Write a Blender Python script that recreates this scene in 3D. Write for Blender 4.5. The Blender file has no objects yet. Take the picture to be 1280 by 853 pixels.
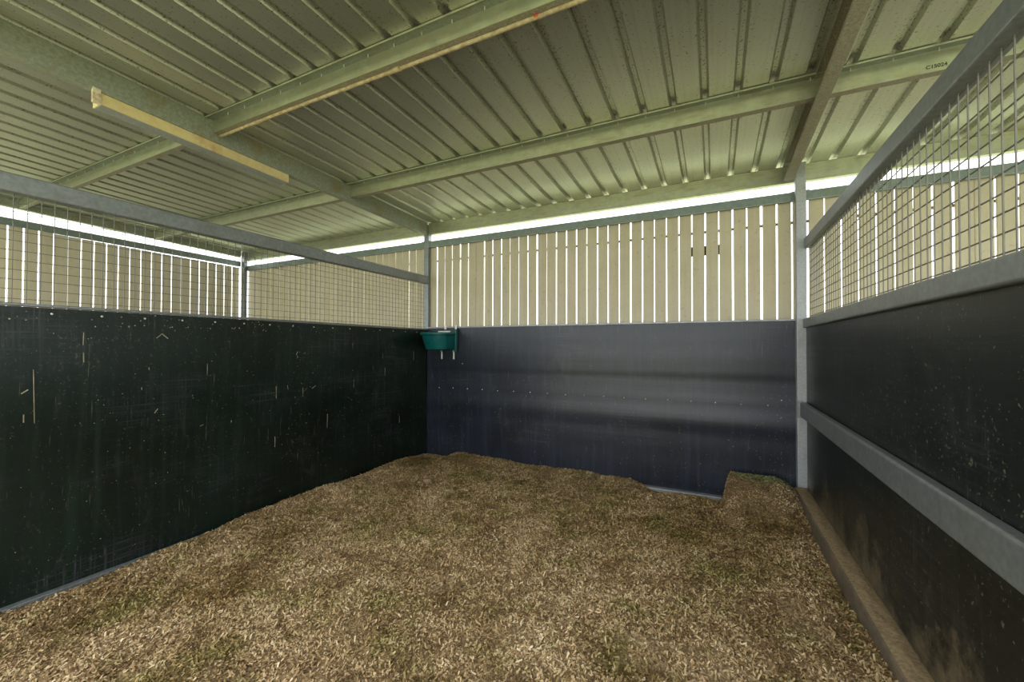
import bpy, math, random
import numpy as np
from mathutils import Matrix, Vector

random.seed(7)
rng = np.random.default_rng(11)
S = bpy.context.scene
COL = S.collection

# ------------------------------------------------------------ camera
F_PX, YAW, PITCH, ROLL = 516.23, 0.4548, 0.0133, 0.0026
EYE = Vector((0, 0, 1.3))
c_, s_ = math.cos(YAW), math.sin(YAW)
fwd0, right0, up0 = Vector((-s_, c_, 0)), Vector((c_, s_, 0)), Vector((0, 0, 1))
fwd = fwd0 * math.cos(PITCH) + up0 * math.sin(PITCH)
up1 = -fwd0 * math.sin(PITCH) + up0 * math.cos(PITCH)
right = right0 * math.cos(ROLL) + up1 * math.sin(ROLL)
up = -right0 * math.sin(ROLL) + up1 * math.cos(ROLL)
cd = bpy.data.cameras.new('camera')
cam = bpy.data.objects.new('camera', cd)
COL.objects.link(cam)
M = Matrix((right, up, -fwd)).transposed().to_4x4()
M.translation = EYE
cam.matrix_world = M
cd.sensor_width = 36
cd.lens = F_PX / 1280 * 36
cd.clip_start = 0.02
S.camera = cam

# ------------------------------------------------------------ light
SKY_STRENGTH, SUN_STRENGTH = 1.6, 5.0
w = bpy.data.worlds.new('world'); S.world = w
w.use_nodes = True
nt = w.node_tree; nt.nodes.clear()
wo = nt.nodes.new('ShaderNodeOutputWorld'); bg = nt.nodes.new('ShaderNodeBackground')
bg.inputs[0].default_value = (0.93, 0.97, 1.0, 1); bg.inputs[1].default_value = SKY_STRENGTH
nt.links.new(bg.outputs[0], wo.inputs[0])
sd = bpy.data.lights.new('sun', 'SUN'); sd.energy = SUN_STRENGTH; sd.angle = 0.02; sd.color = (1, 0.96, 0.88)
sun = bpy.data.objects.new('sun', sd); COL.objects.link(sun)
sun.rotation_euler = (math.radians(12), 0, math.radians(10))   # high, from in front of the open side
S.view_settings.view_transform = 'Standard'
S.view_settings.look = 'None'
S.view_settings.exposure = 1.2
S.view_settings.gamma = 1
S.view_settings.use_curve_mapping = False

# ------------------------------------------------------------ node helpers
class NT:
    def __init__(s, name):
        s.m = bpy.data.materials.new(name); s.m.use_nodes = True
        s.t = s.m.node_tree; s.b = s.t.nodes['Principled BSDF']
        s.tc = s.t.nodes.new('ShaderNodeTexCoord')
    def n(s, kind, **kw):
        x = s.t.nodes.new(kind)
        for k, v in kw.items(): setattr(x, k, v)
        return x
    def link(s, a, b): s.t.links.new(a, b)
    def mapping(s, scale=(1, 1, 1), src='Object', loc=(0, 0, 0)):
        m = s.n('ShaderNodeMapping'); m.inputs['Scale'].default_value = scale; m.inputs['Location'].default_value = loc
        s.link(s.tc.outputs[src], m.inputs[0]); return m.outputs[0]
    def noise(s, vec, scale, detail=3, rough=.55, dist=0):
        x = s.n('ShaderNodeTexNoise'); x.inputs['Scale'].default_value = scale; x.inputs['Detail'].default_value = detail
        x.inputs['Roughness'].default_value = rough; x.inputs['Distortion'].default_value = dist
        s.link(vec, x.inputs['Vector']); return x.outputs[0]
    def ramp(s, v, stops):
        r = s.n('ShaderNodeValToRGB'); e = r.color_ramp.elements
        while len(e) > 1: e.remove(e[-1])
        e[0].position = stops[0][0]; e[0].color = col4(stops[0][1])
        for p, c in stops[1:]:
            q = e.new(p); q.color = col4(c)
        s.link(v, r.inputs[0]); return r.outputs[0]
    def mix(s, f, a, b, mode='MIX'):
        x = s.n('ShaderNodeMix', data_type='RGBA', blend_type=mode)
        for i, v in ((0, f), (6, a), (7, b)):
            if hasattr(v, 'is_linked'): s.link(v, x.inputs[i])
            elif i == 0: x.inputs[0].default_value = v
            else: x.inputs[i].default_value = col4(v)
        return x.outputs[2]
    def math(s, op, a, b=0.0, c=0.0):
        x = s.n('ShaderNodeMath', operation=op)
        for i, v in enumerate((a, b, c)):
            if hasattr(v, 'is_linked'): s.link(v, x.inputs[i])
            else: x.inputs[i].default_value = v
        return x.outputs[0]
    def bump(s, h, strength=.2, dist=.01):
        x = s.n('ShaderNodeBump'); x.inputs['Strength'].default_value = strength; x.inputs['Distance'].default_value = dist
        s.link(h, x.inputs['Height']); s.link(x.outputs[0], s.b.inputs['Normal'])
    def set(s, **kw):
        for k, v in kw.items():
            i = s.b.inputs[k.replace('_', ' ')]
            if hasattr(v, 'is_linked'): s.link(v, i)
            else: i.default_value = col4(v) if isinstance(v, tuple) else v
def col4(c):
    if isinstance(c, (int, float)): c = (c, c, c)
    return tuple(c) + (1,) if len(c) == 3 else tuple(c)

def metal(name, base, dark, metallic=.7, rough=.42, spangle=40, dirt=(.22, .17, .08), dirt_amt=.5, streak=(1, 1, 1)):
    m = NT(name)
    v = m.mapping()
    a = m.noise(v, spangle, 4, .6)
    vs = m.mapping(streak)
    b = m.noise(vs, 5, 5, .6)
    base_c = m.mix(m.ramp(a, [(.3, 0), (.7, 1)]), dark, base)
    d = m.ramp(b, [(.5, 0), (.68, dirt_amt)])
    fine = m.ramp(m.noise(v, 90, 2, .7), [(.62, 0), (.72, .7)])
    cc = m.mix(d, base_c, dirt)
    cc = m.mix(m.math('MULTIPLY', fine, .5), cc, dirt)
    m.set(Base_Color=cc, Metallic=m.math('SUBTRACT', metallic, m.math('MULTIPLY', d, metallic * .7)),
          Roughness=m.math('ADD', rough - .08, m.math('MULTIPLY', a, .2)))
    m.bump(a, .05, .002)
    return m.m

MAT = {}
MAT['galv'] = metal('galvanised_steel', (.30, .325, .33), (.20, .22, .225), .6, .45, 45, (.13, .12, .09), .35)
MAT['galv_pale'] = metal('pale_galvanised_steel', (.44, .46, .47), (.33, .35, .36), .45, .5, 60, (.2, .17, .12), .3)
MAT['purlin'] = metal('weathered_purlin_steel', (.52, .54, .42), (.42, .45, .34), .75, .34, 22, (.30, .22, .10), .45, (1.2, 6, 6))
MAT['rafter'] = metal('dusty_rafter_steel', (.40, .43, .36), (.26, .29, .24), .45, .5, 55, (.25, .17, .07), .55)
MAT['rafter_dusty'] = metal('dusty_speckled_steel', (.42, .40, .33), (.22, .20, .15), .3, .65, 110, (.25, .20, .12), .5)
MAT['flange'] = metal('speckled_shaded_flange_steel', (.30, .33, .31), (.17, .20, .18), .5, .5, 90, (.16, .12, .06), .5)  # spangle speckle, plus the underside's dark reflection put into the base colour
MAT['brace'] = metal('yellow_lit_steel', (.80, .68, .36), (.70, .56, .26), .2, .5, 16, (.42, .22, .07), .6)  # yellow base stands in for reflected light; the brown patches are rust
MAT['girt'] = metal('grey_green_girt_steel', (.26, .31, .28), (.19, .24, .22), .5, .45, 30, (.15, .16, .09), .3)

def roof_mat():
    m = NT('zincalume_sheet')
    sx = m.n('ShaderNodeSeparateXYZ'); m.link(m.tc.outputs['Object'], sx.inputs[0])
    # distance from the nearest rib, for the dirt that gathers along it
    u = m.math('SUBTRACT', sx.outputs[0], RIB0 + 40 * -PITCHR - PITCHR / 2)
    fr = m.math('FRACT', m.math('DIVIDE', u, PITCHR))
    near = m.math('SUBTRACT', 1.0, m.math('MULTIPLY', m.math('ABSOLUTE', m.math('SUBTRACT', fr, .5)), 3.2))
    v = m.mapping()
    spk = m.noise(v, 85, 2, .6, 0)
    lim = m.math('ADD', spk, m.math('MULTIPLY', m.math('MAXIMUM', near, 0.0), .08))
    dirt = m.ramp(lim, [(.655, 0), (.69, .75)])
    broad = m.noise(m.mapping((1, .35, 1)), 2.2, 4, .6)
    base = m.mix(broad, (.50, .51, .45), (.60, .61, .55))
    streak = m.noise(m.mapping((60, .8, 1)), 1.0, 2, .5)
    base = m.mix(m.math('MULTIPLY', m.ramp(streak, [(.45, 0), (.7, 1)]), .35), base, (.44, .44, .36))
    cc = m.mix(dirt, base, (.16, .12, .06))
    m.set(Base_Color=cc, Metallic=.8,
          Roughness=m.math('ADD', .29, m.math('MULTIPLY', m.noise(v, 2, 2), .12)))
    return m.m
PITCHR, RIB0 = .1815, .135
MAT['roof'] = roof_mat()

def lining_mat(name, tint, lighter, rough, seed, dusty=0.0, scuff=.5, specks=.5, spec=.38):
    m = NT(name)
    v = m.mapping(loc=(seed, seed * .7, 0))
    big = m.noise(v, 1.6, 5, .6)
    vst = m.noise(m.mapping((22, 22, .9), loc=(seed, 0, 0)), 1.0, 4, .6)      # long vertical wash marks
    hst = m.noise(m.mapping((.8, .8, 40), loc=(0, seed, 0)), 1.0, 4, .6)
    smear = m.noise(m.mapping((2.2, 2.2, 1.1), loc=(seed, 3, 0)), 2.0, 6, .7, 1.2)
    c = m.mix(m.ramp(big, [(.3, 0), (.7, 1)]), tint, lighter)
    c = m.mix(m.math('MULTIPLY', m.ramp(vst, [(.5, 0), (.75, 1)]), scuff * .5), c, tuple(x * 2.2 for x in lighter))
    c = m.mix(m.math('MULTIPLY', m.ramp(smear, [(.58, 0), (.72, 1)]), scuff * .45), c, (.07, .075, .06))
    # splashed specks
    spk = m.noise(v, 60, 2, .75, .3)
    zone = m.noise(m.mapping(loc=(1, seed, 2)), 1.3, 2, .5)
    f = m.ramp(m.math('ADD', spk, m.math('MULTIPLY', zone, .12)), [(.715, 0), (.75, .8)])
    c = m.mix(m.math('MULTIPLY', f, specks), c, (.22, .20, .14))
    hatch = m.noise(m.mapping((90, 90, 2.2), loc=(seed, 5, 1)), 1.0, 2, .6)
    hatch2 = m.noise(m.mapping((2.2, 2.2, 90), loc=(seed, 5, 1)), 1.0, 2, .6)
    patch = m.ramp(m.noise(m.mapping((1.4, 1.4, 2.4), loc=(seed, 6, 3)), 1.0, 4, .6), [(.5, 0), (.66, scuff * .5)])
    c = m.mix(m.math('MULTIPLY', patch, m.ramp(m.math('MAXIMUM', hatch, hatch2), [(.5, 0), (.72, 1)])), c, (.09, .095, .11))
    # short vertical runs
    run = m.noise(m.mapping((70, 70, 5), loc=(seed, 1, 0)), 1.0, 2, .6)
    run2 = m.noise(m.mapping((3, 3, 3), loc=(4, seed, 0)), 1.0, 3, .6)
    rf = m.ramp(m.math('ADD', run, m.math('MULTIPLY', run2, .25)), [(.82, 0), (.90, .22)])
    c = m.mix(rf, c, (.30, .29, .22))
    sx = m.n('ShaderNodeSeparateXYZ'); m.link(m.tc.outputs['Object'], sx.inputs[0])
    if dusty:
        low = m.math('MULTIPLY', m.ramp(m.math('ADD', sx.outputs[2], m.math('MULTIPLY', m.noise(v, 2.6, 6, .75), 1.3)), [(.82, 1), (1.32, 0)]), m.math('MULTIPLY', m.ramp(m.noise(v, 26, 4, .7), [(.3, .35), (.65, 1)]), dusty))
        c = m.mix(low, c, (.17, .135, .08))
    m.set(Base_Color=c, Metallic=0.0, Specular_IOR_Level=spec,
          Roughness=m.math('ADD', rough, m.math('MULTIPLY', m.math('ADD', vst, hst), .10)))
    m.bump(m.math('ADD', m.math('MULTIPLY', hst, .5), m.math('MULTIPLY', m.noise(v, 3, 3), .6)), .12, .01)
    return m.m
MAT['lining_left'] = lining_mat('black_green_lining', (.003, .007, .005), (.008, .017, .012), .26, 3.1, .0, .9, .25)
MAT['lining_back'] = lining_mat('blue_black_lining', (.008, .011, .018), (.017, .022, .036), .24, 8.3, .0, .9, .3, .5)
MAT['lining_right'] = lining_mat('black_dusty_lining', (.005, .007, .006), (.012, .015, .013), .30, 5.7, .9, .7, .8)

def slat_mat():
    m = NT('cream_paint')
    v = m.mapping()
    g = m.noise(m.mapping((25, 25, 1.3)), 1.0, 4, .6)
    b = m.noise(v, 5, 4, .6)
    c = m.mix(b, (.49, .43, .29), (.62, .56, .41))
    c = m.mix(m.math('MULTIPLY', m.ramp(g, [(.45, 0), (.75, 1)]), .35), c, (.40, .34, .22))
    sp = m.noise(v, 30, 4, .7, .5)
    c = m.mix(m.ramp(sp, [(.60, 0), (.72, .5)]), c, (.22, .15, .07))
    m.set(Base_Color=c, Roughness=.7)
    m.bump(g, .2, .003)
    return m.m
MAT['slat'] = slat_mat()

def bedding_mat(flake=False):
    m = NT('wood_shavings' + ('_flakes' if flake else ''))
    v = m.mapping()
    big = m.noise(v, 1.5, 5, .62, .3)
    mid = m.noise(v, 7.0, 4, .6)
    if flake:
        a = m.n('ShaderNodeAttribute', attribute_name='tone')
        t = a.outputs['Fac']
        c = m.ramp(t, [(0, (.12, .07, .03)), (.25, (.30, .195, .09)), (.55, (.54, .38, .20)), (.85, (.66, .49, .28)), (1, (.76, .62, .41))])
    else:
        f = m.noise(v, 130, 4, .7)
        c = m.ramp(f, [(.3, (.12, .075, .035)), (.5, (.30, .20, .105)), (.7, (.50, .37, .21))])
    dark = m.ramp(m.math('ADD', m.math('MULTIPLY', big, .7), m.math('MULTIPLY', mid, .3)), [(.40, 1), (.56, 0)])
    damp = m.n('ShaderNodeAttribute', attribute_name='damp').outputs['Fac']        # trodden, damp places
    dark = m.math('MINIMUM', m.math('ADD', m.math('MULTIPLY', dark, .55), damp), .95)
    c = m.mix(dark, c, m.mix(1.0, c, (.50, .46, .30), 'MULTIPLY'))
    gr = m.ramp(m.noise(m.mapping(loc=(5, 2, 0)), 2.3, 5, .7), [(.50, 0), (.64, .75)])
    c = m.mix(gr, c, m.mix(1.0, c, (.60, .72, .42), 'MULTIPLY'))
    tan = m.ramp(m.noise(m.mapping(loc=(2, 7, 0)), 3.6, 4, .6), [(.60, 0), (.70, .6)])
    c = m.mix(tan, c, m.mix(.5, c, (.62, .46, .28)))
    m.set(Base_Color=c, Roughness=.85, Specular_IOR_Level=.25)
    if not flake: m.bump(m.noise(v, 90, 4, .7), .8, .012)
    return m.m
MAT['bedding'] = bedding_mat(); MAT['flake'] = bedding_mat(True)

def simple(name, c, rough=.6, metallic=0, noise=0, c2=None, scale=20):
    m = NT(name)
    if c2:
        m.set(Base_Color=m.mix(m.ramp(m.noise(m.mapping(), scale, 4, .65), [(.35, 0), (.65, 1)]), c, c2))
    else: m.set(Base_Color=c)
    m.set(Roughness=rough, Metallic=metallic)
    return m.m
MAT['grass'] = simple('mown_grass', (.17, .19, .095), .9, c2=(.25, .26, .14), scale=6)
MAT['concrete'] = simple('concrete', (.36, .33, .28), .85, c2=(.25, .22, .17), scale=18)
MAT['green_plastic'] = simple('green_plastic', (.002, .085, .085), .35, c2=(.003, .12, .12), scale=14)
MAT['dark_plastic'] = simple('dark_green_plastic', (.006, .035, .03), .4)
MAT['white_plastic'] = simple('white_plastic', (.75, .75, .72), .5)
MAT['feed'] = simple('pale_feed', (.7, .66, .56), .8, c2=(.45, .4, .3), scale=80)
MAT['screw'] = simple('zinc_screw', (.6, .6, .55), .4, .4)
MAT['black'] = simple('black_rubber', (.012, .010, .009), .8)
MAT['conduit'] = simple('dirty_cream_conduit', (.52, .44, .29), .55, c2=(.30, .22, .11), scale=26)
MAT['tape'] = simple('red_tape', (.45, .06, .01), .5)
MAT['sill'] = metal('rusty_dusty_steel', (.20, .16, .11), (.12, .09, .06), .2, .65, 30, (.26, .19, .11), .7)
MAT['sill_dust'] = simple('settled_shavings_dust', (.22, .15, .08), .9, c2=(.36, .27, .15), scale=70)
MAT['stain'] = simple('stamp_ink', (.05, .06, .03), .7)
MAT['pale_wood'] = simple('splintered_pale_timber', (.78, .72, .55), .8, c2=(.45, .33, .18), scale=45)
MAT['wire'] = simple('dull_wire', (.16, .155, .13), .55, .3)
MAT['web'] = simple('dusty_cobweb', (.42, .33, .16), .9)
MAT['batten'] = simple('stained_batten', (.34, .26, .11), .8, c2=(.20, .14, .05), scale=12)
MAT['straw'] = simple('dried_straw', (.42, .38, .27), .85, c2=(.13, .12, .08), scale=9)
MAT['moss'] = simple('green_hay', (.10, .15, .05), .9, c2=(.22, .25, .10), scale=60)
MAT['clod'] = simple('pinkish_clod', (.42, .26, .17), .9, c2=(.32, .2, .12), scale=30)

# ------------------------------------------------------------ mesh helpers
class MB:
    def __init__(s): s.v = []; s.f = []; s.sm = False
    def add(s, vs, fs):
        o = len(s.v); s.v += [tuple(p) for p in vs]; s.f += [tuple(i + o for i in f) for f in fs]; return s
    def box(s, x0, x1, y0, y1, z0, z1):
        vs = [(x, y, z) for z in (z0, z1) for y in (y0, y1) for x in (x0, x1)]
        return s.add(vs, [(0, 2, 3, 1), (4, 5, 7, 6), (0, 1, 5, 4), (2, 6, 7, 3), (0, 4, 6, 2), (1, 3, 7, 5)])
    def ext(s, prof, fn, a, b, n=1, cap=True):
        """prof: closed outline (p,q); fn(t,p,q)->xyz"""
        k = len(prof); vs = []
        for i in range(n + 1):
            t = a + (b - a) * i / n
            vs += [fn(t, p, q) for p, q in prof]
        fs = []
        for i in range(n):
            for j in range(k):
                j2 = (j + 1) % k
                fs.append((i * k + j, i * k + j2, (i + 1) * k + j2, (i + 1) * k + j))
        if cap: fs += [tuple(range(k))[::-1], tuple(n * k + j for j in range(k))]
        return s.add(vs, fs)
    def tube(s, pts, r, k=8, cap=True):
        pts = [Vector(p) for p in pts]; vs = []; fs = []
        for i, p in enumerate(pts):
            d = (pts[min(i + 1, len(pts) - 1)] - pts[max(i - 1, 0)]).normalized()
            a = d.cross(Vector((0, 0, 1)))
            if a.length < .01: a = d.cross(Vector((1, 0, 0)))
            a.normalize(); b = d.cross(a)
            rr = r[i] if isinstance(r, (list, tuple)) else r
            for j in range(k):
                t = 2 * math.pi * j / k
                vs.append(p + a * math.cos(t) * rr + b * math.sin(t) * rr)
        for i in range(len(pts) - 1):
            for j in range(k):
                fs.append((i * k + j, i * k + (j + 1) % k, (i + 1) * k + (j + 1) % k, (i + 1) * k + j))
        if cap: fs += [tuple(range(k))[::-1], tuple((len(pts) - 1) * k + j for j in range(k))]
        return s.add(vs, fs)
    def mesh(s, name):
        me = bpy.data.meshes.new(name); me.from_pydata(s.v, [], s.f)
        me.validate(); me.update()
        import bmesh
        bm = bmesh.new(); bm.from_mesh(me); bmesh.ops.recalc_face_normals(bm, faces=bm.faces); bm.to_mesh(me); bm.free()
        return me
    def build(s, name, mat, parent=None, smooth=False):
        me = s.mesh(name); me.materials.append(mat)
        if smooth:
            for p in me.polygons: p.use_smooth = True
        o = bpy.data.objects.new(name, me); COL.objects.link(o)
        if parent:
            o.parent = parent
            o.matrix_parent_inverse = Matrix.Translation(-parent.location)
        return o

def tag(o, label=None, cat=None, group=None, kind=None):
    if label: o['label'] = label
    if cat: o['category'] = cat
    if group: o['group'] = group
    if kind: o['kind'] = kind
    return o
def thing(name, label, cat, loc, group=None):
    o = bpy.data.objects.new(name, None); o.empty_display_size = .1; COL.objects.link(o); o.location = loc
    return tag(o, label, cat, group)
def rrect(p0, p1, q0, q1, r=.008, k=3):
    out = []
    for cx, cy, a0 in ((p1 - r, q1 - r, 0), (p0 + r, q1 - r, 90), (p0 + r, q0 + r, 180), (p1 - r, q0 + r, 270)):
        for i in range(k + 1):
            a = math.radians(a0 + 90 * i / k); out.append((cx + r * math.cos(a), cy + r * math.sin(a)))
    return out
def ribbon(pts, t):
    """closed outline of a thin folded strip"""
    P = [Vector((a, b)) for a, b in pts]; L = []; R = []
    for i, p in enumerate(P):
        ds = []
        if i > 0: ds.append((p - P[i - 1]).normalized())
        if i < len(P) - 1: ds.append((P[i + 1] - p).normalized())
        n = Vector((0, 0))
        for d in ds: n += Vector((-d.y, d.x))
        n.normalize(); c = max(.35, n.dot(Vector((-ds[0].y, ds[0].x))))
        L.append(p + n * t / 2 / c); R.append(p - n * t / 2 / c)
    return [tuple(a) for a in L] + [tuple(a) for a in reversed(R)]
alongX = lambda t, p, q: (t, p, q)
alongY = lambda t, p, q: (p, t, q)
alongZ = lambda t, p, q: (p, q, t)
SL = -.0301
def roofz(y): return 2.8146 + SL * (y - 4)
slopeY = lambda t, p, q: (p, t, q + roofz(t))       # q measured from the underside of the sheets

# ------------------------------------------------------------ setting
YB = 4.06            # face of the back lining
XL = -3.13           # face of the left partition
XR = .65             # face of the right partition
X_OUT = -6.80        # inner face of the outer left wall
X_END = 4.55
Y_FRONT = -.35

# ground and floor
g = MB().box(-60, 60, -60, 60, -.35, -.12).build('ground', MAT['grass']); tag(g, kind='structure')
f = MB().box(-6.95, X_END, Y_FRONT + .1, 4.3, -.12, -.03).build('floor', MAT['concrete']); tag(f, kind='structure')

# roof sheets: flat pans with narrow raised ribs
prof = []
k0 = math.ceil((-7.05 - RIB0) / PITCHR); k1 = math.floor((X_END + .1 - RIB0) / PITCHR)
prof.append((-7.1, 0.0))
for k in range(k0, k1 + 1):
    x = RIB0 + k * PITCHR
    prof += [(x - .026, 0), (x - .013, .029), (x + .013, .029), (x + .026, 0)]
    # two shallow stiffening swages in each pan
    xm = x + PITCHR / 2
prof.append((X_END + .15, 0))
out = ribbon(prof, .0012)
mb = MB(); n = len(out)
mb.ext(out, slopeY, Y_FRONT, 4.2, 2, cap=False)
roof = mb.build('ceiling', MAT['roof']); tag(roof, kind='structure')

# ------------------------------------------------------------ back lining (rubber sheet with a gentle billow)
zs = np.linspace(-.05, 1.515, 60)
ctrl_z = [-.05, .25, .50, .64, .80, .92, 1.0, 1.08, 1.2, 1.35, 1.515]
ctrl_d = [.000, .004, .008, .018, .0065, .001, .000, .0065, .0085, .006, .004]
from bisect import bisect
def billow(z):
    i = min(max(bisect(ctrl_z, z) - 1, 0), len(ctrl_z) - 2)
    t = (z - ctrl_z[i]) / (ctrl_z[i + 1] - ctrl_z[i]); t = t * t * (3 - 2 * t)
    return ctrl_d[i] * (1 - t) + ctrl_d[i + 1] * t
NX = 40
vs = []; fs = []
for j, z in enumerate(zs):
    for i in range(NX + 1):
        x = XL + .002 + (.60 - XL) * i / NX
        a = .55 + .45 * (i / NX) + .12 * math.sin(x * 2.1 + 1)
        vs.append((x, YB - billow(z) * a, z))
W = NX + 1
for j in range(len(zs) - 1):
    for i in range(NX):
        a = j * W + i
        fs.append((a, a + 1, a + W + 1, a + W))
mb = MB().add(vs, fs); nfront = len(fs)
mb.box(XL + .002, .60, YB + .0005, YB + .012, -.05, 1.515)
wall = mb.build('wall_back', MAT['lining_back'])
for p in wall.data.polygons[:nfront]: p.use_smooth = True
tag(wall, kind='structure')
scr = MB().tube([(0, 0, 0), (0, -.003, 0), (0, -.005, 0)], [.0055, .0055, .002], 10)
sm = scr.mesh('screw'); sm.materials.append(MAT['screw'])
def add_screw(x, z):
    o = bpy.data.objects.new('screw', sm); COL.objects.link(o); o.parent = wall
    o.location = (x, YB - .004 - billow(z) * (.6 + .4 * (x - XL) / 3.7) * 1.05, z)
for i in range(19): add_screw(-2.945 + i * .197, .812 if i % 4 else .808)
add_screw(-2.62, 1.10); add_screw(.5, .86)
# lining behind the neighbouring stalls (same back wall, carried on)
for nm, a, b in (('wall_back_left_bay', X_OUT, XL - .075), ('wall_back_right_bay', .70, X_END)):
    o = MB().box(a, b, YB, YB + .012, -.05, 1.515).build(nm, MAT['lining_back']); tag(o, kind='structure')
o = MB().box(X_OUT - .012, X_OUT, Y_FRONT + .3, YB, -.05, 1.515).build('wall_left', MAT['lining_left']); tag(o, kind='structure')
# capping strip and sole plate
o = MB().ext(rrect(YB - .016, YB + .03, 1.515, 1.533, .004, 2), alongX, XL, .60).build('trim_1', MAT['galv_pale']); tag(o, kind='structure')
o = MB().ext(rrect(YB - .055, YB + .03, -.035, .002, .006, 2), alongX, XL, .60).build('trim_2', MAT['galv_pale']); tag(o, kind='structure')

# ------------------------------------------------------------ posts
def post(x0, x1, y0, y1, z1, label, mat='galv', z0=-.03):
    t = thing('steel_post', label, 'post', ((x0 + x1) / 2, (y0 + y1) / 2, z0))
    MB().ext(rrect(x0, x1, y0, y1, .007), alongZ, z0, z1).build('shaft', MAT[mat], t)
    pl = MB().box(x0 - .03, x1 + .03, y0 - .01, y1 + .01, z0, z0 + .008)
    pl.build('base_plate', MAT['galv'], t)
    return t
RZB = roofz(4.02)
p_left = post(-3.205, -3.135, YB + .014, YB + .084, 2.79, 'galvanised square post at the back left corner beside the green feed bin')
p_right = post(.597, .668, 3.985, 4.058, 2.79, 'pale galvanised square post at the back right corner of the stall', 'galv_pale')
p_far = post(-6.80, -6.72, 4.02, 4.075, 2.80, 'galvanised corner post where the two slatted fences meet, seen through the left mesh', 'galv')

# ------------------------------------------------------------ rails of the slatted fence and eave beams
def c_prof(y0, z1, d, fl, lip, t=.0025, flip=1):
    """C section: web at y0, flanges running away (+Y when flip=1), top at z1"""
    return ribbon([(y0 + flip * (fl), z1 - lip), (y0 + flip * fl, z1), (y0, z1), (y0, z1 - d), (y0 + flip * fl, z1 - d), (y0 + flip * fl, z1 - d + lip)], t)
YF = YB + .016          # plane of girts and eave beams
bays = [(X_OUT + .02, -3.20, 'left bay behind the mesh'), (-3.14, .61, 'middle bay above the dark lining'), (.675, X_END, 'right bay behind the mesh')]
for a, b, nm in bays:
    # eave beam
    t = thing('eave_beam', 'green grey steel eave beam under the sheet ends, ' + nm, 'beam', ((a + b) / 2, YF + .03, 2.68))
    MB().ext(c_prof(YF + .012, roofz(YF) - .004, .138, .05, .014), alongX, a, b).build('beam', MAT['purlin'], t)
    # (the slatted fences follow below)
# outer left wall: rail and gable beam (running in depth)
t = thing('gable_beam', 'dark steel beam under the roof edge above the outer left wall', 'beam', (X_OUT - .03, 2, 2.75))
MB().ext(ribbon([(X_OUT - .06, -.004), (X_OUT - .005, -.004), (X_OUT - .005, -.095), (X_OUT - .06, -.095)], .003), slopeY, .2, 4.02).build('beam', MAT['rafter'], t)

# ------------------------------------------------------------ slats
SY = YF + .048
GAPS = (.009, .011, .013, .010, .015)
kgap0 = .041            # a measured gap centre; pitch .1098
sc = (SY + .01) / 4.13
fences = []
for a, b, nm in bays:
    b_ = {-3.20: -3.17, .61: .64}.get(b, b); a_ = {-3.14: -3.17, .675: .64}.get(a, a)
    if 'left' in nm: lab = 'cream slatted fence across the back of the neighbouring stall, behind the left wire mesh'
    elif 'middle' in nm: lab = 'cream slatted fence above the blue black back lining, between the two posts'
    else: lab = 'cream slatted fence behind the right wire mesh'
    t = thing('slatted_fence', lab, 'fence', ((a + b) / 2, SY, 0), 'cream slatted fences under the eaves')
    mb = MB()
    for k in range(-62, 41):
        x = (kgap0 + (k + .5) * .1098) * sc
        if not (a_ <= x < b_): continue
        wd = .110 - random.choice(GAPS); x += random.uniform(-.002, .002)
        if k == -29: x -= .006; wd = .104
        ln = random.uniform(-.0012, .0012); zt = 2.535 - random.uniform(0, .012)
        pr = rrect(-wd / 2, wd / 2, 0, .019, .003, 1)
        mb.ext(pr, lambda t_, p, q, x=x, ln=ln: (x + p + ln * t_, SY + q, t_), 0, zt)
    mb.build('slat_panel', MAT['slat'], t)
    MB().ext(rrect(YF, YF + .045, 2.512, 2.585, .005), alongX, a, b).build('rail', MAT['girt'], t)
    MB().ext(rrect(YF - .007, YF - .001, 2.504, 2.512, .002, 1), alongX, a, b).build('edge_bead', MAT['galv_pale'], t)
    for e, sgn in ((a, 1), (b, -1)):
        if abs(e) < 4: MB().box(min(e, e + sgn * .03), max(e, e + sgn * .03), YF - .006, YF - .001, 2.518, 2.588).build('bracket', MAT['girt'], t)
    MB().ext(rrect(SY + .021, SY + .04, 2.338, 2.360, .003, 1), alongX, a_, b_).build('batten', MAT['batten'], t)
t = thing('slatted_fence', 'cream slatted fence along the far left side, beyond the left wire mesh', 'fence', (X_OUT - .05, 2, 0), 'cream slatted fences under the eaves')
mb = MB(); y = 4.032 - .0575
while y > .35:
    wd = .1155 - random.choice(GAPS) - .001; zt = 2.597 - (y - 1.6) * .018
    mb.ext(rrect(-wd / 2, wd / 2, 0, .019, .003, 1), lambda t_, p, q, y=y: (X_OUT - .052 - q, y + p, t_), 0, zt)
    y -= .1158
mb.build('slat_panel', MAT['slat'], t)
MB().ext([(p, q) for p, q in rrect(X_OUT - .05, X_OUT - .005, -.078, 0, .005)], lambda t_, p, q: (p, t_, q + 2.672 - .010 * (t_ - 1.55)), .2, 4.02).build('rail', MAT['girt'], t)
t = MB().ext(rrect(SY + .041, SY + .06, 2.140, 2.228, .006, 2), alongX, -.215, .075).build('rubber_block', MAT['black'])
tag(t, 'small black block behind the slats, showing in three neighbouring gaps', 'block')

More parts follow.
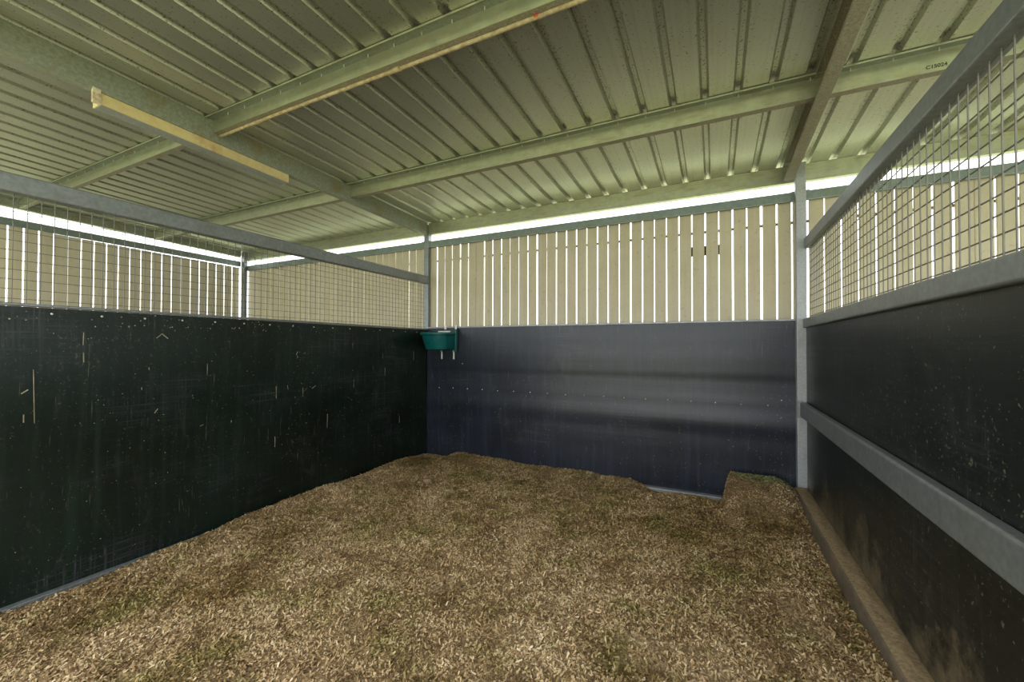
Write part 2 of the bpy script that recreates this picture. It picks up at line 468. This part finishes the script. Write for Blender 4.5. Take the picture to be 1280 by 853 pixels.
# ------------------------------------------------------------ purlins
def purlin(y_web, depth, a, b, label, conduit=False, stamp=False, sidelip=True):
    t = thing('purlin', label, 'purlin', ((a + b) / 2, y_web, roofz(y_web) - depth))
    zt = roofz(y_web) - .003; fl = .038 if depth < .09 else .05
    # Z section: top flange towards the front with its lip, bottom flange away
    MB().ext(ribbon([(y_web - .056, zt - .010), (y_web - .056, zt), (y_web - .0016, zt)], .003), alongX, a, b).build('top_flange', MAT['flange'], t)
    MB().ext(ribbon([(y_web, zt + .0015), (y_web, zt - depth)], .003), alongX, a, b).build('web', MAT['purlin'], t)
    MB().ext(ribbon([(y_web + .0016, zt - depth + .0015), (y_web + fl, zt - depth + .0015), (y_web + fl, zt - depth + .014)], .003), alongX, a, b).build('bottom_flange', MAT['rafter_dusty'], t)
    MB().ext(ribbon([(y_web - .0575, zt - .010), (y_web - .0575, zt - .001)], .002), alongX, a, b).build('lip', MAT['purlin'], t)
    # fixing screws poking through the flange beside each rib
    k = math.ceil((a + .02 - RIB0) / PITCHR)
    while RIB0 + k * PITCHR < b - .02:
        x = RIB0 + k * PITCHR + .004
        MB().tube([(x, y_web - .02, zt), (x, y_web - .02, zt - .016), (x, y_web - .02, zt - .021)], [.003, .003, .0008], 6).build('screw', MAT['screw'], t)
        k += 1
    return t, zt
RL0, RL1 = -3.20, -3.150
RR0, RR1 = .522, .585
XA = [(X_OUT, RL0 - .004), (RL1 + .003, RR1 - .006), (RR1 + .004, X_END)]
names = {0: 'left bay, beyond the left rafter', 1: 'middle bay', 2: 'right bay, beyond the right rafter'}
for yw, dep, nm in ((.45, .105, 'overhead'), (1.665, .086, 'nearest'), (2.873, .110, 'farther')):
    for i, (a, b) in enumerate(XA):
        if nm == 'overhead': lab = 'pale green steel purlin just above the camera, ' + names[i]
        else: lab = '%s steel purlin crossing the roof, %s' % (nm, names[i])
        t, zt = purlin(yw, dep, a, b, lab)
        if nm == 'farther' and i == 2:
            cu = bpy.data.curves.new('stamp', 'FONT'); cu.body = 'C15024'; cu.size = .026; cu.offset = .0006; cu.extrude = .0004
            to = bpy.data.objects.new('tmp', cu); COL.objects.link(to)
            dg = bpy.context.evaluated_depsgraph_get(); me = bpy.data.meshes.new_from_object(to.evaluated_get(dg))
            bpy.data.objects.remove(to); me.materials.append(MAT['stain'])
            so = bpy.data.objects.new('stamp', me); COL.objects.link(so); so.parent = t
            so.matrix_parent_inverse = Matrix.Translation(-t.location)
            so.location = (1.0, yw - .0022, zt - .092); so.rotation_euler = (math.pi / 2, 0, 0)
            so['label'] = 'dark stencilled size mark'
# conduit slung under the nearest purlin of the middle bay
yc, zc = 1.665 + .034, roofz(1.665) - .003 - .086 - .0125
t = thing('conduit', 'dirty cream conduit under the nearest purlin with a band of red tape', 'pipe', (-1.3, yc, zc))
pts = [(x, yc + .0015 * math.sin(x * 3), zc + .002 * math.sin(x * 2.3)) for x in np.linspace(RL1 + .01, RR0 - .01, 40)]
MB().tube(pts, .0105, 10).build('pipe', MAT['conduit'], t, True)
for x in (-2.74, -1.55):
    MB().tube([(x, yc, zc), (x + .05, yc, zc)], .0135, 10).build('coupling', MAT['conduit'], t)
MB().tube([(-.722, yc, zc), (-.700, yc, zc)], .0125, 10).build('tape', MAT['tape'], t)

# ------------------------------------------------------------ rafters
DR = .148
t = thing('rafter', 'dusty grey green steel rafter over the left partition, running back to the corner post', 'rafter', (-3.175, 2, 2.7))
MB().ext(ribbon([(RL0, -.003 - .014), (RL0, -.003), (RL1, -.003), (RL1, -.003 - DR), (RL0, -.003 - DR), (RL0, -DR + .011)], .003), slopeY, Y_FRONT + .05, YB + .01).build('section', MAT['rafter'], t)
for y in (1.70, 2.91):
    for dz in (.035, .085):
        zz = roofz(y) - dz - .01
        MB().tube([(RL1 + .002, y - .06, zz), (RL1 + .010, y - .06, zz)], .011, 6).build('bolt', MAT['rafter'], t)
t = thing('rafter', 'speckled steel rafter open to the left, ending at the back right post', 'rafter', (.55, 2, 2.7))
MB().ext(ribbon([(RR0, -.0075 - .012), (RR0, -.0075), (RR1, -.0075), (RR1, -.003 - DR), (RR0, -.003 - DR), (RR0, -DR + .013)], .003), slopeY, Y_FRONT + .05, 4.0).build('section', MAT['rafter_dusty'], t)
# steel tube bolted under the left rafter, reflected yellow light in its colour
BZ = .068
t = thing('roof_brace', 'short steel tube bolted under the left rafter, yellow reflected light painted into its colour', 'brace', (-3.18, 1.65, 2.68))
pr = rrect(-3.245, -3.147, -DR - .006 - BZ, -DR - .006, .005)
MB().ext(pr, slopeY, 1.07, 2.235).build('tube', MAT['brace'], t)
MB().ext(rrect(-3.242, -3.150, -DR - .0085 - BZ, -DR - .0065 - BZ, .0008, 1), slopeY, 1.075, 2.23).build('underside_strip', MAT['galv_pale'], t)
MB().ext(rrect(-3.158, -3.140, -DR - .012 - BZ, -DR + .008, .003, 1), slopeY, 1.035, 1.07, 3).build('end_block', MAT['pale_wood'], t)['label'] = 'splintered pale timber end'

# ------------------------------------------------------------ partitions
def mesh_grid(xc, y0, y1, z0, z1, py, pz, r=.0019, yoff=0):
    mb = MB()
    y = y0 + yoff
    def wire(a, b, r, horizontal):
        # four sided thin rod
        if horizontal: mb.ext([(xc + r * 1.6 + r * math.cos(q), 0 + r * math.sin(q)) for q in [math.pi / 4 + i * math.pi / 2 for i in range(4)]], lambda t_, p, q: (p, t_, q + a[2]), a[1], b[1])
        else: mb.ext([(xc - r * .2 + r * math.cos(q), r * math.sin(q)) for q in [math.pi / 4 + i * math.pi / 2 for i in range(4)]], lambda t_, p, q: (p, q + a[1], t_), a[2], b[2])
    while y < y1:
        wire((xc, y, z0), (xc, y, z1), r, False); y += py
    z = z0 + pz * .5
    while z < z1:
        wire((xc, y0, z), (xc, y1, z), r, True); z += pz
    return mb

# left partition
PY0 = Y_FRONT + .1
pl = thing('stall_partition', 'left stall partition of black lining sheet with wire mesh and a grey top rail', 'partition', (XL - .02, 1.9, -.03))
vs = []; fs = []
NYP, NZP = 60, 24
for j in range(NZP + 1):
    z = 1.495 * j / NZP
    for i in range(NYP + 1):
        yy = PY0 + (YB + .012 - PY0) * i / NYP
        d = .004 * math.sin(z * 7.5 + .4 * yy) * math.sin(min(1, (YB - yy) * 3) * 1.57) + .003 * math.sin(yy * 2.3 + z * 2)
        vs.append((XL - .005 + d, yy, z))
W = NYP + 1
for j in range(NZP):
    for i in range(NYP):
        a = j * W + i; fs.append((a, a + 1, a + W + 1, a + W))
mb = MB().add(vs, fs); nfront = len(fs)
mb.box(XL - .024, XL - .0125, PY0, YB + .012, 0, 1.495)
ls = mb.build('lining_sheet', MAT['lining_left'], pl); ls['label'] = 'black green lining sheet with scuffs and pale flecks'
for p in ls.data.polygons[:nfront]: p.use_smooth = True
for i in range(24):
    so = bpy.data.objects.new('screw', sm); COL.objects.link(so); so.parent = pl; so.matrix_parent_inverse = Matrix.Translation(-pl.location)
    so.location = (XL + .001, -.5 + i * .198, 1.465); so.rotation_euler = (0, 0, math.pi / 2)
MB().ext(rrect(XL - .028, XL + .004, 1.497, 1.513, .004, 2), alongY, PY0, YB + .01).build('cap_strip', MAT['galv'], pl)
MB().ext(rrect(XL - .065, XL, 2.062, 2.158, .008), alongY, PY0, YB + .012).build('top_rail', MAT['galv'], pl)
MB().ext(rrect(XL - .03, XL + .035, -.03, .016, .006), alongY, PY0, YB - .06).build('bottom_rail', MAT['galv'], pl)
mesh_grid(XL - .03, PY0, YB, 1.51, 2.066, .0487, .0487, .0022, .031).build('wire_mesh', MAT['wire'], pl)

# right partition
pr_ = thing('stall_partition', 'right stall partition with three grey rails, dark dusty lining and wire mesh', 'partition', (XR + .03, 1.9, -.03))
MB().box(XR + .012, XR + .030, PY0, 4.03, .18, 1.455).build('lining_sheet', MAT['lining_right'], pr_)['label'] = 'dark lining sheet, brown with dust low down'
MB().ext(rrect(XR, XR + .065, 2.09, 2.172, .009), alongY, PY0, 3.99).build('top_rail', MAT['galv'], pr_)
MB().ext(rrect(XR - .012, XR + .065, 1.455, 1.528, .008), alongY, PY0, 3.983).build('middle_rail', MAT['galv'], pr_)
MB().ext(rrect(XR - .035, XR + .012, .745, .862, .012, 4), alongY, PY0, 3.983).build('lower_rail', MAT['galv'], pr_)
MB().ext(rrect(XR - .078, XR + .03, -.02, .182, .014, 4), alongY, PY0, 3.983).build('bottom_rail', MAT['sill'], pr_)['label'] = 'rusty brown box rail along the foot'
mesh_grid(XR + .034, PY0, 3.99, 1.522, 2.1, .0535, .0535, .0024, .02).build('wire_mesh', MAT['wire'], pr_)
MB().box(XR - .05, XR - .012, 3.975, 3.984, .735, .872).build('end_plate', MAT['galv'], pr_)

# shavings dust lying on the right foot rail
mb = MB(); NY = 120
for i in range(NY + 1):
    yy = .6 + (3.95 - .6) * i / NY
    for j in range(7):
        xx = XR - .070 + .080 * j / 6
        h = .1815 + .010 * math.sin(math.pi * j / 6) * (.5 + .5 * math.sin(yy * 9 + j) * math.sin(yy * 23)) + (.004 * random.random() if 0 < j < 6 else 0)
        mb.v.append((xx, yy, h))
for i in range(NY):
    for j in range(6):
        a = i * 7 + j; mb.f.append((a, a + 1, a + 8, a + 7))
o = mb.build('wood_dust', MAT['sill_dust'], smooth=True); tag(o, 'brown shavings dust lying on the right foot rail', 'dust', kind='stuff')

# ------------------------------------------------------------ feed bin on the back lining
t = thing('feed_bin', 'green plastic feed bin hung in the back left corner', 'feed bin', (-2.86, 3.9, 1.26))
def bin_outline(wd, dp, k=20):
    pts = [(wd / 2, 0), (wd / 2, -dp * .45)]
    for i in range(k + 1):
        a = math.pi * i / k
        pts.append((wd / 2 * math.cos(a) * (1 if abs(math.cos(a)) < .999 else 1), -dp * .45 - dp * .55 * math.sin(a) ** .7))
    pts += [(-wd / 2, -dp * .45), (-wd / 2, 0)]
    return pts
cx, cy = -2.872, YB - .03
def shell(levels, name, mat, close_bottom=True, thick=.006):
    rings = []
    for z, wd, dp in levels: rings.append([(cx + p, cy + q, z) for p, q in bin_outline(wd, dp)])
    for z, wd, dp in reversed(levels): rings.append([(cx + p, cy + q - thick * .5, max(z, levels[0][0] + thick)) for p, q in bin_outline(wd - 2 * thick, dp - thick * 1.5)])
    k = len(rings[0]); vs = [p for r in rings for p in r]; fs = []
    for i in range(len(rings) - 1):
        for j in range(k):
            j2 = (j + 1) % k
            fs.append((i * k + j, i * k + j2, (i + 1) * k + j2, (i + 1) * k + j))
    fs.append(tuple(range(k))[::-1]); fs.append(tuple((len(rings) - 1) * k + j for j in range(k)))
    return MB().add(vs, fs).build(name, mat, t, False)
shell([(1.262, .27, .20), (1.268, .29, .215), (1.33, .315, .24), (1.425, .345, .27)], 'tub', MAT['green_plastic'])
shell([(1.425, .352, .277), (1.432, .375, .292), (1.452, .378, .295), (1.458, .365, .285)], 'rim', MAT['green_plastic'])
MB().ext(rrect(cx - .19, cx + .20, 1.232, 1.50, .02, 4), alongX if False else (lambda t_, p, q: (p, t_, q)), cy, cy + .014).build('back_plate', MAT['dark_plastic'], t)
MB().ext(rrect(cx + .178, cx + .195, cy - .03, cy, .003, 2), alongZ, 1.235, 1.50).build('side_flange', MAT['green_plastic'], t)
MB().ext(rrect(cx - .07, cx + .10, 1.466, 1.482, .004, 2), lambda t_, p, q: (p, t_, q), cy - .010, cy - .001).build('label_strip', MAT['white_plastic'], t)
MB().ext([(cx + p, cy - .004 + q) for p, q in bin_outline(.33, .25)], alongZ, 1.425, 1.437).build('feed', MAT['feed'], t)
for x in (cx - .03, cx + .14):
    MB().ext(rrect(x - .009, x + .009, YB - .024, YB - .018, .002, 1), alongZ, 1.15, 1.235).build('strap', MAT['white_plastic'], t)
    MB().ext(rrect(x - .011, x + .011, YB - .034, YB - .024, .003, 2), alongZ, 1.232, 1.252).build('clip', MAT['galv_pale'], t)
for x in (cx + .02, cx + .17):
    MB().ext(ribbon([(YB - .022, 1.48), (YB - .022, 1.545), (YB + .042, 1.545), (YB + .042, 1.50)], .004), alongX, x - .014, x + .014).build('hook', MAT['white_plastic'], t)

# ------------------------------------------------------------ bedding
def vnoise(x, y, seed, sc):
    X = x * sc + seed * 17.3; Y = y * sc + seed * 9.1
    xi = np.floor(X).astype(int); yi = np.floor(Y).astype(int); fx = X - xi; fy = Y - yi
    fx = fx * fx * (3 - 2 * fx); fy = fy * fy * (3 - 2 * fy)
    def h(a, b):
        q = np.sin(a * 127.1 + b * 311.7 + seed * 74.7) * 43758.5453; return q - np.floor(q)
    return (h(xi, yi) * (1 - fx) + h(xi + 1, yi) * fx) * (1 - fy) + (h(xi, yi + 1) * (1 - fx) + h(xi + 1, yi + 1) * fx) * fy - .5
def sstep(a, b, v):
    t_ = np.clip((v - a) / (b - a), 0, 1); return t_ * t_ * (3 - 2 * t_)
def bed(x, y):
    h = .040 + .055 * vnoise(x, y, 1, 1.3) + .030 * vnoise(x, y, 2, 3.1) + .014 * vnoise(x, y, 3, 8) + .007 * vnoise(x, y, 4, 21)
    h = h + .045 * sstep(-1.2, .5, x) * (1 - .3 * sstep(3.2, 3.8, y))
    h = h - .050 * (1 - sstep(-3.1, -2.8, x)) * (1 - sstep(1.0, 1.5, y)) + .02 * (1 - sstep(-3.1, -2.8, x)) * sstep(1.2, 1.8, y)          # thin beside the near left sill
    # back edge: banked to the lining except at the bare corner and the bare strip
    back = sstep(3.6, 4.0, y)
    h = h + back * .012 * sstep(-2.75, -2.6, x) * (1 - sstep(-.9, -.6, x))
    h = h - back * .10 * sstep(-.75, -.45, x) * (1 - sstep(.06, .10, x))
    h = h - back * .06 * (1 - sstep(-2.80, -2.68, x))
    # heap in the back right corner, with a cut left edge
    edge = sstep(.04, .13, x + .05 * vnoise(x, y, 6, 6))
    h = h + .185 * edge * sstep(3.15, 3.85, y) * (1 - .55 * sstep(.42, .62, x)) * (1 - .2 * sstep(3.95, 4.06, y))
    # hollow in front of the foot rail
    h = h + .035 * sstep(.1, .5, x) * (1 - sstep(2.9, 3.3, y)) - .05 * np.exp(-((x - .56) ** 2 / .006 + (y - 2.7) ** 2 / .25))
    return h
bx0, bx1, by0, by1 = XL + .036, XR - .079, -.6, YB - .010
NXB, NYB = 300, 380
gx = np.linspace(bx0, bx1, NXB); gy = np.linspace(by0, by1, NYB)
GX, GY = np.meshgrid(gx, gy)
GZ = np.maximum(bed(GX, GY), -.028)
vs = np.stack([GX, GY, GZ], -1).reshape(-1, 3)
idx = np.arange(NXB * NYB).reshape(NYB, NXB)
qd = np.stack([idx[:-1, :-1], idx[:-1, 1:], idx[1:, 1:], idx[1:, :-1]], -1).reshape(-1, 4)
def np_mesh(name, V, Q, mat_ids=None):
    me = bpy.data.meshes.new(name)
    me.vertices.add(len(V)); me.vertices.foreach_set('co', V.astype(np.float32).ravel())
    me.loops.add(Q.size); me.loops.foreach_set('vertex_index', Q.astype(np.int32).ravel())
    me.polygons.add(len(Q)); me.polygons.foreach_set('loop_start', np.arange(0, Q.size, 4, dtype=np.int32))
    me.polygons.foreach_set('loop_total', np.full(len(Q), 4, dtype=np.int32))
    if mat_ids is not None: me.polygons.foreach_set('material_index', mat_ids.astype(np.int32))
    me.update(calc_edges=True); return me
# flakes: small curled chips of two quads
NFL = 190000
# denser towards the camera
u = rng.random(NFL * 3)
fx = rng.uniform(bx0, bx1, NFL * 3); fy = rng.uniform(-.2, by1, NFL * 3)
dist = np.hypot(fx, fy)
vis = (-fx * s_ + fy * c_) > .9
keep = (rng.random(NFL * 3) < np.clip(2.6 / np.maximum(dist, .8), .35, 1)) & vis
fx, fy = fx[keep][:NFL], fy[keep][:NFL]; n = len(fx)
fz = np.maximum(bed(fx, fy), -.028)
L = rng.uniform(.004, .010, n) * (1 + .9 * (rng.random(n) > .90)); Wd = np.minimum(L * rng.uniform(.3, .8, n), .0048)
ang = rng.uniform(0, 2 * np.pi, n); tilt = rng.normal(0, .45, n); roll = rng.normal(0, .5, n); curl = rng.uniform(.0, .003, n)
ca, sa = np.cos(ang), np.sin(ang)
ax = np.stack([ca * np.cos(tilt), sa * np.cos(tilt), np.sin(tilt)], -1)
bx = np.stack([-sa * np.cos(roll), ca * np.cos(roll), np.sin(roll)], -1)
nn = np.cross(ax, bx)
C0 = np.stack([fx, fy, fz + .002 + np.abs(np.sin(tilt)) * L * .45], -1)
V = []
for uu, cc in ((-1, 0), (0, 1), (1, 0)):
    for ww in (-1, 1):
        V.append(C0 + ax * (uu * L)[:, None] * .5 * 1.6 + bx * (ww * Wd)[:, None] * .5 * 1.4 + nn * (cc * curl)[:, None])
V = np.stack(V, 1).reshape(-1, 3)
b0 = np.arange(n) * 6
Q = np.concatenate([np.stack([b0, b0 + 1, b0 + 3, b0 + 2], -1), np.stack([b0 + 2, b0 + 3, b0 + 5, b0 + 4], -1)])
allV = np.concatenate([vs, V]); allQ = np.concatenate([qd, Q + len(vs)])
ids = np.concatenate([np.zeros(len(qd)), np.ones(len(Q))])
me = np_mesh('wood_shavings', allV, allQ, ids)
me.materials.append(MAT['bedding']); me.materials.append(MAT['flake'])
def damp(x, y):
    d = 0 * x
    for px, py, r, a in ((-.1, 3.05, .38, .55), (.40, 3.25, .22, .45), (-2.9, 1.9, .35, .4), (-2.3, 1.3, .25, .45), (-2.75, 1.0, .3, .35), (-2.95, 3.6, .4, .5), (-1.8, .95, .22, .3)):
        d = d + a * np.exp(-((x - px) ** 2 + (y - py) ** 2) / r ** 2)
    return np.clip(d * (1 + 1.2 * vnoise(x, y, 12, 6)), 0, .7)
at = me.attributes.new('damp', 'FLOAT', 'POINT')
at.data.foreach_set('value', np.concatenate([damp(vs[:, 0], vs[:, 1]), np.repeat(damp(fx, fy), 6)]).astype(np.float32))
tone = np.clip(rng.normal(.50, .26, n) + .45 * vnoise(fx, fy, 21, 24) + .35 * vnoise(fx, fy, 22, 7), 0, 1)
at = me.attributes.new('tone', 'FLOAT', 'POINT')
at.data.foreach_set('value', np.concatenate([np.full(len(vs), .4), np.repeat(tone, 6)]).astype(np.float32))
o = bpy.data.objects.new('wood_shavings', me); COL.objects.link(o)
tag(o, 'tan wood shavings bedding spread over the stall floor', 'bedding', kind='stuff')

# green hay on the heap in the corner
n = 900
hx = rng.normal(.34, .08, n); hy = rng.normal(3.90, .08, n); hy = np.minimum(hy, 4.03); hx = np.clip(hx, .12, .58)
mb = MB()
for a, b in zip(hx, hy):
    z = float(bed(np.array([a]), np.array([b]))[0]) + .004
    th = random.uniform(0, math.pi); l = random.uniform(.01, .035)
    dx, dy = math.cos(th) * l, math.sin(th) * l
    mb.add([(a - dx, min(b - dy, 4.04), z), (a + dx, min(b + dy, 4.04), z + random.uniform(0, .006)), (a + dx, min(b + dy, 4.04) - .0025, z + .002), (a - dx, min(b - dy, 4.04) - .0025, z + .003)], [(0, 1, 2, 3)])
o = mb.build('hay_wisps', MAT['moss']); tag(o, 'loose green hay on the shavings heap in the back right corner', 'hay', kind='stuff')

# pale clods on the bedding
def clod(x, y, r, label):
    mb = MB(); k = 12; rings = 6
    ph = random.random() * 6
    for i in range(rings + 1):
        t_ = i / rings * math.pi / 2 * 1.15
        for j in range(k):
            a = 2 * math.pi * j / k
            q = r * (1 + .18 * math.sin(3 * a + ph) + .08 * math.sin(7 * a))
            mb.v.append((x + q * math.sin(t_ if i else .001) * math.cos(a), y + q * .8 * math.sin(t_ if i else .001) * math.sin(a), r * .42 * math.cos(t_) * (1 + .1 * math.sin(5 * a + i))))
    for i in range(rings):
        for j in range(k): mb.f.append((i * k + j, i * k + (j + 1) % k, (i + 1) * k + (j + 1) % k, (i + 1) * k + j))
    z = float(bed(np.array([x]), np.array([y]))[0])
    mb.v = [(a, b, c + z + .002) for a, b, c in mb.v]
    o = mb.build('manure_clod', MAT['clod'], smooth=True); tag(o, label, 'clod'); return o
clod(-2.43, 3.16, .045, 'pinkish brown clod in the shavings near the back left corner')
clod(-1.15, 3.2, .022, 'small pinkish clod in the shavings toward the middle of the back wall')

# straw flecks and splashes dried on the linings
mb = MB()
def fleck(side, u_, z, l, w_, ang):
    dz, du = math.cos(ang) * l / 2, math.sin(ang) * l / 2; ez, eu = -math.sin(ang) * w_ / 2, math.cos(ang) * w_ / 2
    pts = [(u_ - du - eu, z - dz - ez), (u_ + du - eu, z + dz - ez), (u_ + du + eu, z + dz + ez), (u_ - du + eu, z - dz + ez)]
    for off in (0, .0012):
        pass
    if side == 'L': P = [[(XL + .0035 + o_, a, b) for a, b in pts] for o_ in (0, .0015)]
    else: P = [[(a, YB - .0135 - billow(b) * .9 - o_ + .006, b) for a, b in pts] for o_ in (0, .0015)]
    mb.add(P[0] + P[1], [(0, 1, 2, 3), (7, 6, 5, 4), (0, 4, 5, 1), (1, 5, 6, 2), (2, 6, 7, 3), (3, 7, 4, 0)])
def streak(u_, z1, z0, w_): fleck('L', u_, (z0 + z1) / 2, z1 - z0, w_, random.uniform(-.03, .03))
for u_, z1, z0, w_ in ((.827, 1.176, .90, .0026), (2.368, .946, .871, .003), (2.13, .98, .884, .0035), (2.616, .687, .564, .004), (2.124, .581, .499, .004), (1.631, 1.176, 1.099, .003),
                       (1.008, 1.371, 1.30, .003), (1.01, 1.26, 1.207, .004), (.793, .95, .91, .004), (2.916, .98, .90, .004), (3.336, 1.07, .99, .004), (3.564, .53, .45, .004), (3.80, 1.24, 1.14, .004), (3.3, 1.22, 1.17, .003), (2.9, 1.33, 1.28, .003)):
    streak(u_, z1, z0, w_)
for u_, z, l, an in ((2.309, 1.24, .03, .5), (2.314, 1.21, .02, -.3), (2.229, .961, .035, -.2), (2.473, .943, .04, 1.0), (1.355, 1.36, .04, .8), (1.385, 1.36, .045, -.8), (1.305, 1.158, .014, 0), (1.601, .759, .022, 1.2), (1.792, .755, .014, 0), (1.344, .892, .03, .6), (.795, 1.065, .03, .9), (1.27, 1.038, .015, 0)):
    fleck('L', u_, z, l, .005, an)
def chip(cen, r):
    """small ragged chip lying on the left lining"""
    k = random.choice((4, 5, 6)); y0, z0 = cen
    P = [(y0 + r * random.uniform(.5, 1.2) * math.cos(2 * math.pi * i / k), z0 + r * random.uniform(.5, 1.4) * math.sin(2 * math.pi * i / k)) for i in range(k)]
    mb.add([(XL + .0035, a, b) for a, b in P] + [(XL + .005, a, b) for a, b in P], [tuple(range(k)), tuple(range(2 * k - 1, k - 1, -1))] + [(i, (i + 1) % k, k + (i + 1) % k, k + i) for i in range(k)])
for i in range(420):
    u_ = random.uniform(.75, 3.95); z = .04 + 1.42 * random.random() ** 1.15
    chip((u_, z), random.choice((.0012, .0016, .002, .0028)))
for i in range(150):
    z = random.uniform(.35, 1.25); u_ = random.gauss(2.36 + .05 * (z - .8), .05 + .07 * (1.2 - z)); chip((u_, z), random.choice((.0012, .0018, .0028)))
for i in range(60):
    chip((random.gauss(1.7, .6), random.uniform(1.40, 1.485)), random.uniform(.002, .005))
o = mb.build('straw_flecks', MAT['straw']); tag(o, 'pale dried straw flecks stuck on the black left lining', 'straw', kind='stuff')
mb = MB()
for i in range(260):
    u_ = random.uniform(-2.95, .55); z = .03 + .95 * random.random() ** 1.7
    if random.random() < .4: u_ = random.gauss(.45, .10)
    if u_ > .575: continue
    fleck('B', u_, z, random.uniform(.003, .008), random.uniform(.002, .004), random.uniform(-1.5, 1.5))
o = mb.build('straw_flecks', MAT['straw']); tag(o, 'small dried straw flecks stuck low on the blue black back lining', 'straw', kind='stuff')

# cobwebs in the open side of the right rafter and at the left rafter joint
mb = MB()
for i in range(26):
    y = random.uniform(1.4, 2.8); z0 = roofz(y) - random.uniform(.01, .05); z1 = roofz(y) - random.uniform(.09, .14)
    y2 = y + random.uniform(-.12, .12)
    pts = [(RR0 + .008 + .02 * math.sin(q * math.pi) * random.random(), y + (y2 - y) * q, z0 + (z1 - z0) * q - .008 * math.sin(q * math.pi)) for q in (0, .33, .66, 1)]
    mb.tube(pts, .0008, 4)
o = mb.build('cobweb', MAT['web']); tag(o, 'dusty cobweb strands in the open side of the right rafter', 'cobweb', kind='stuff')
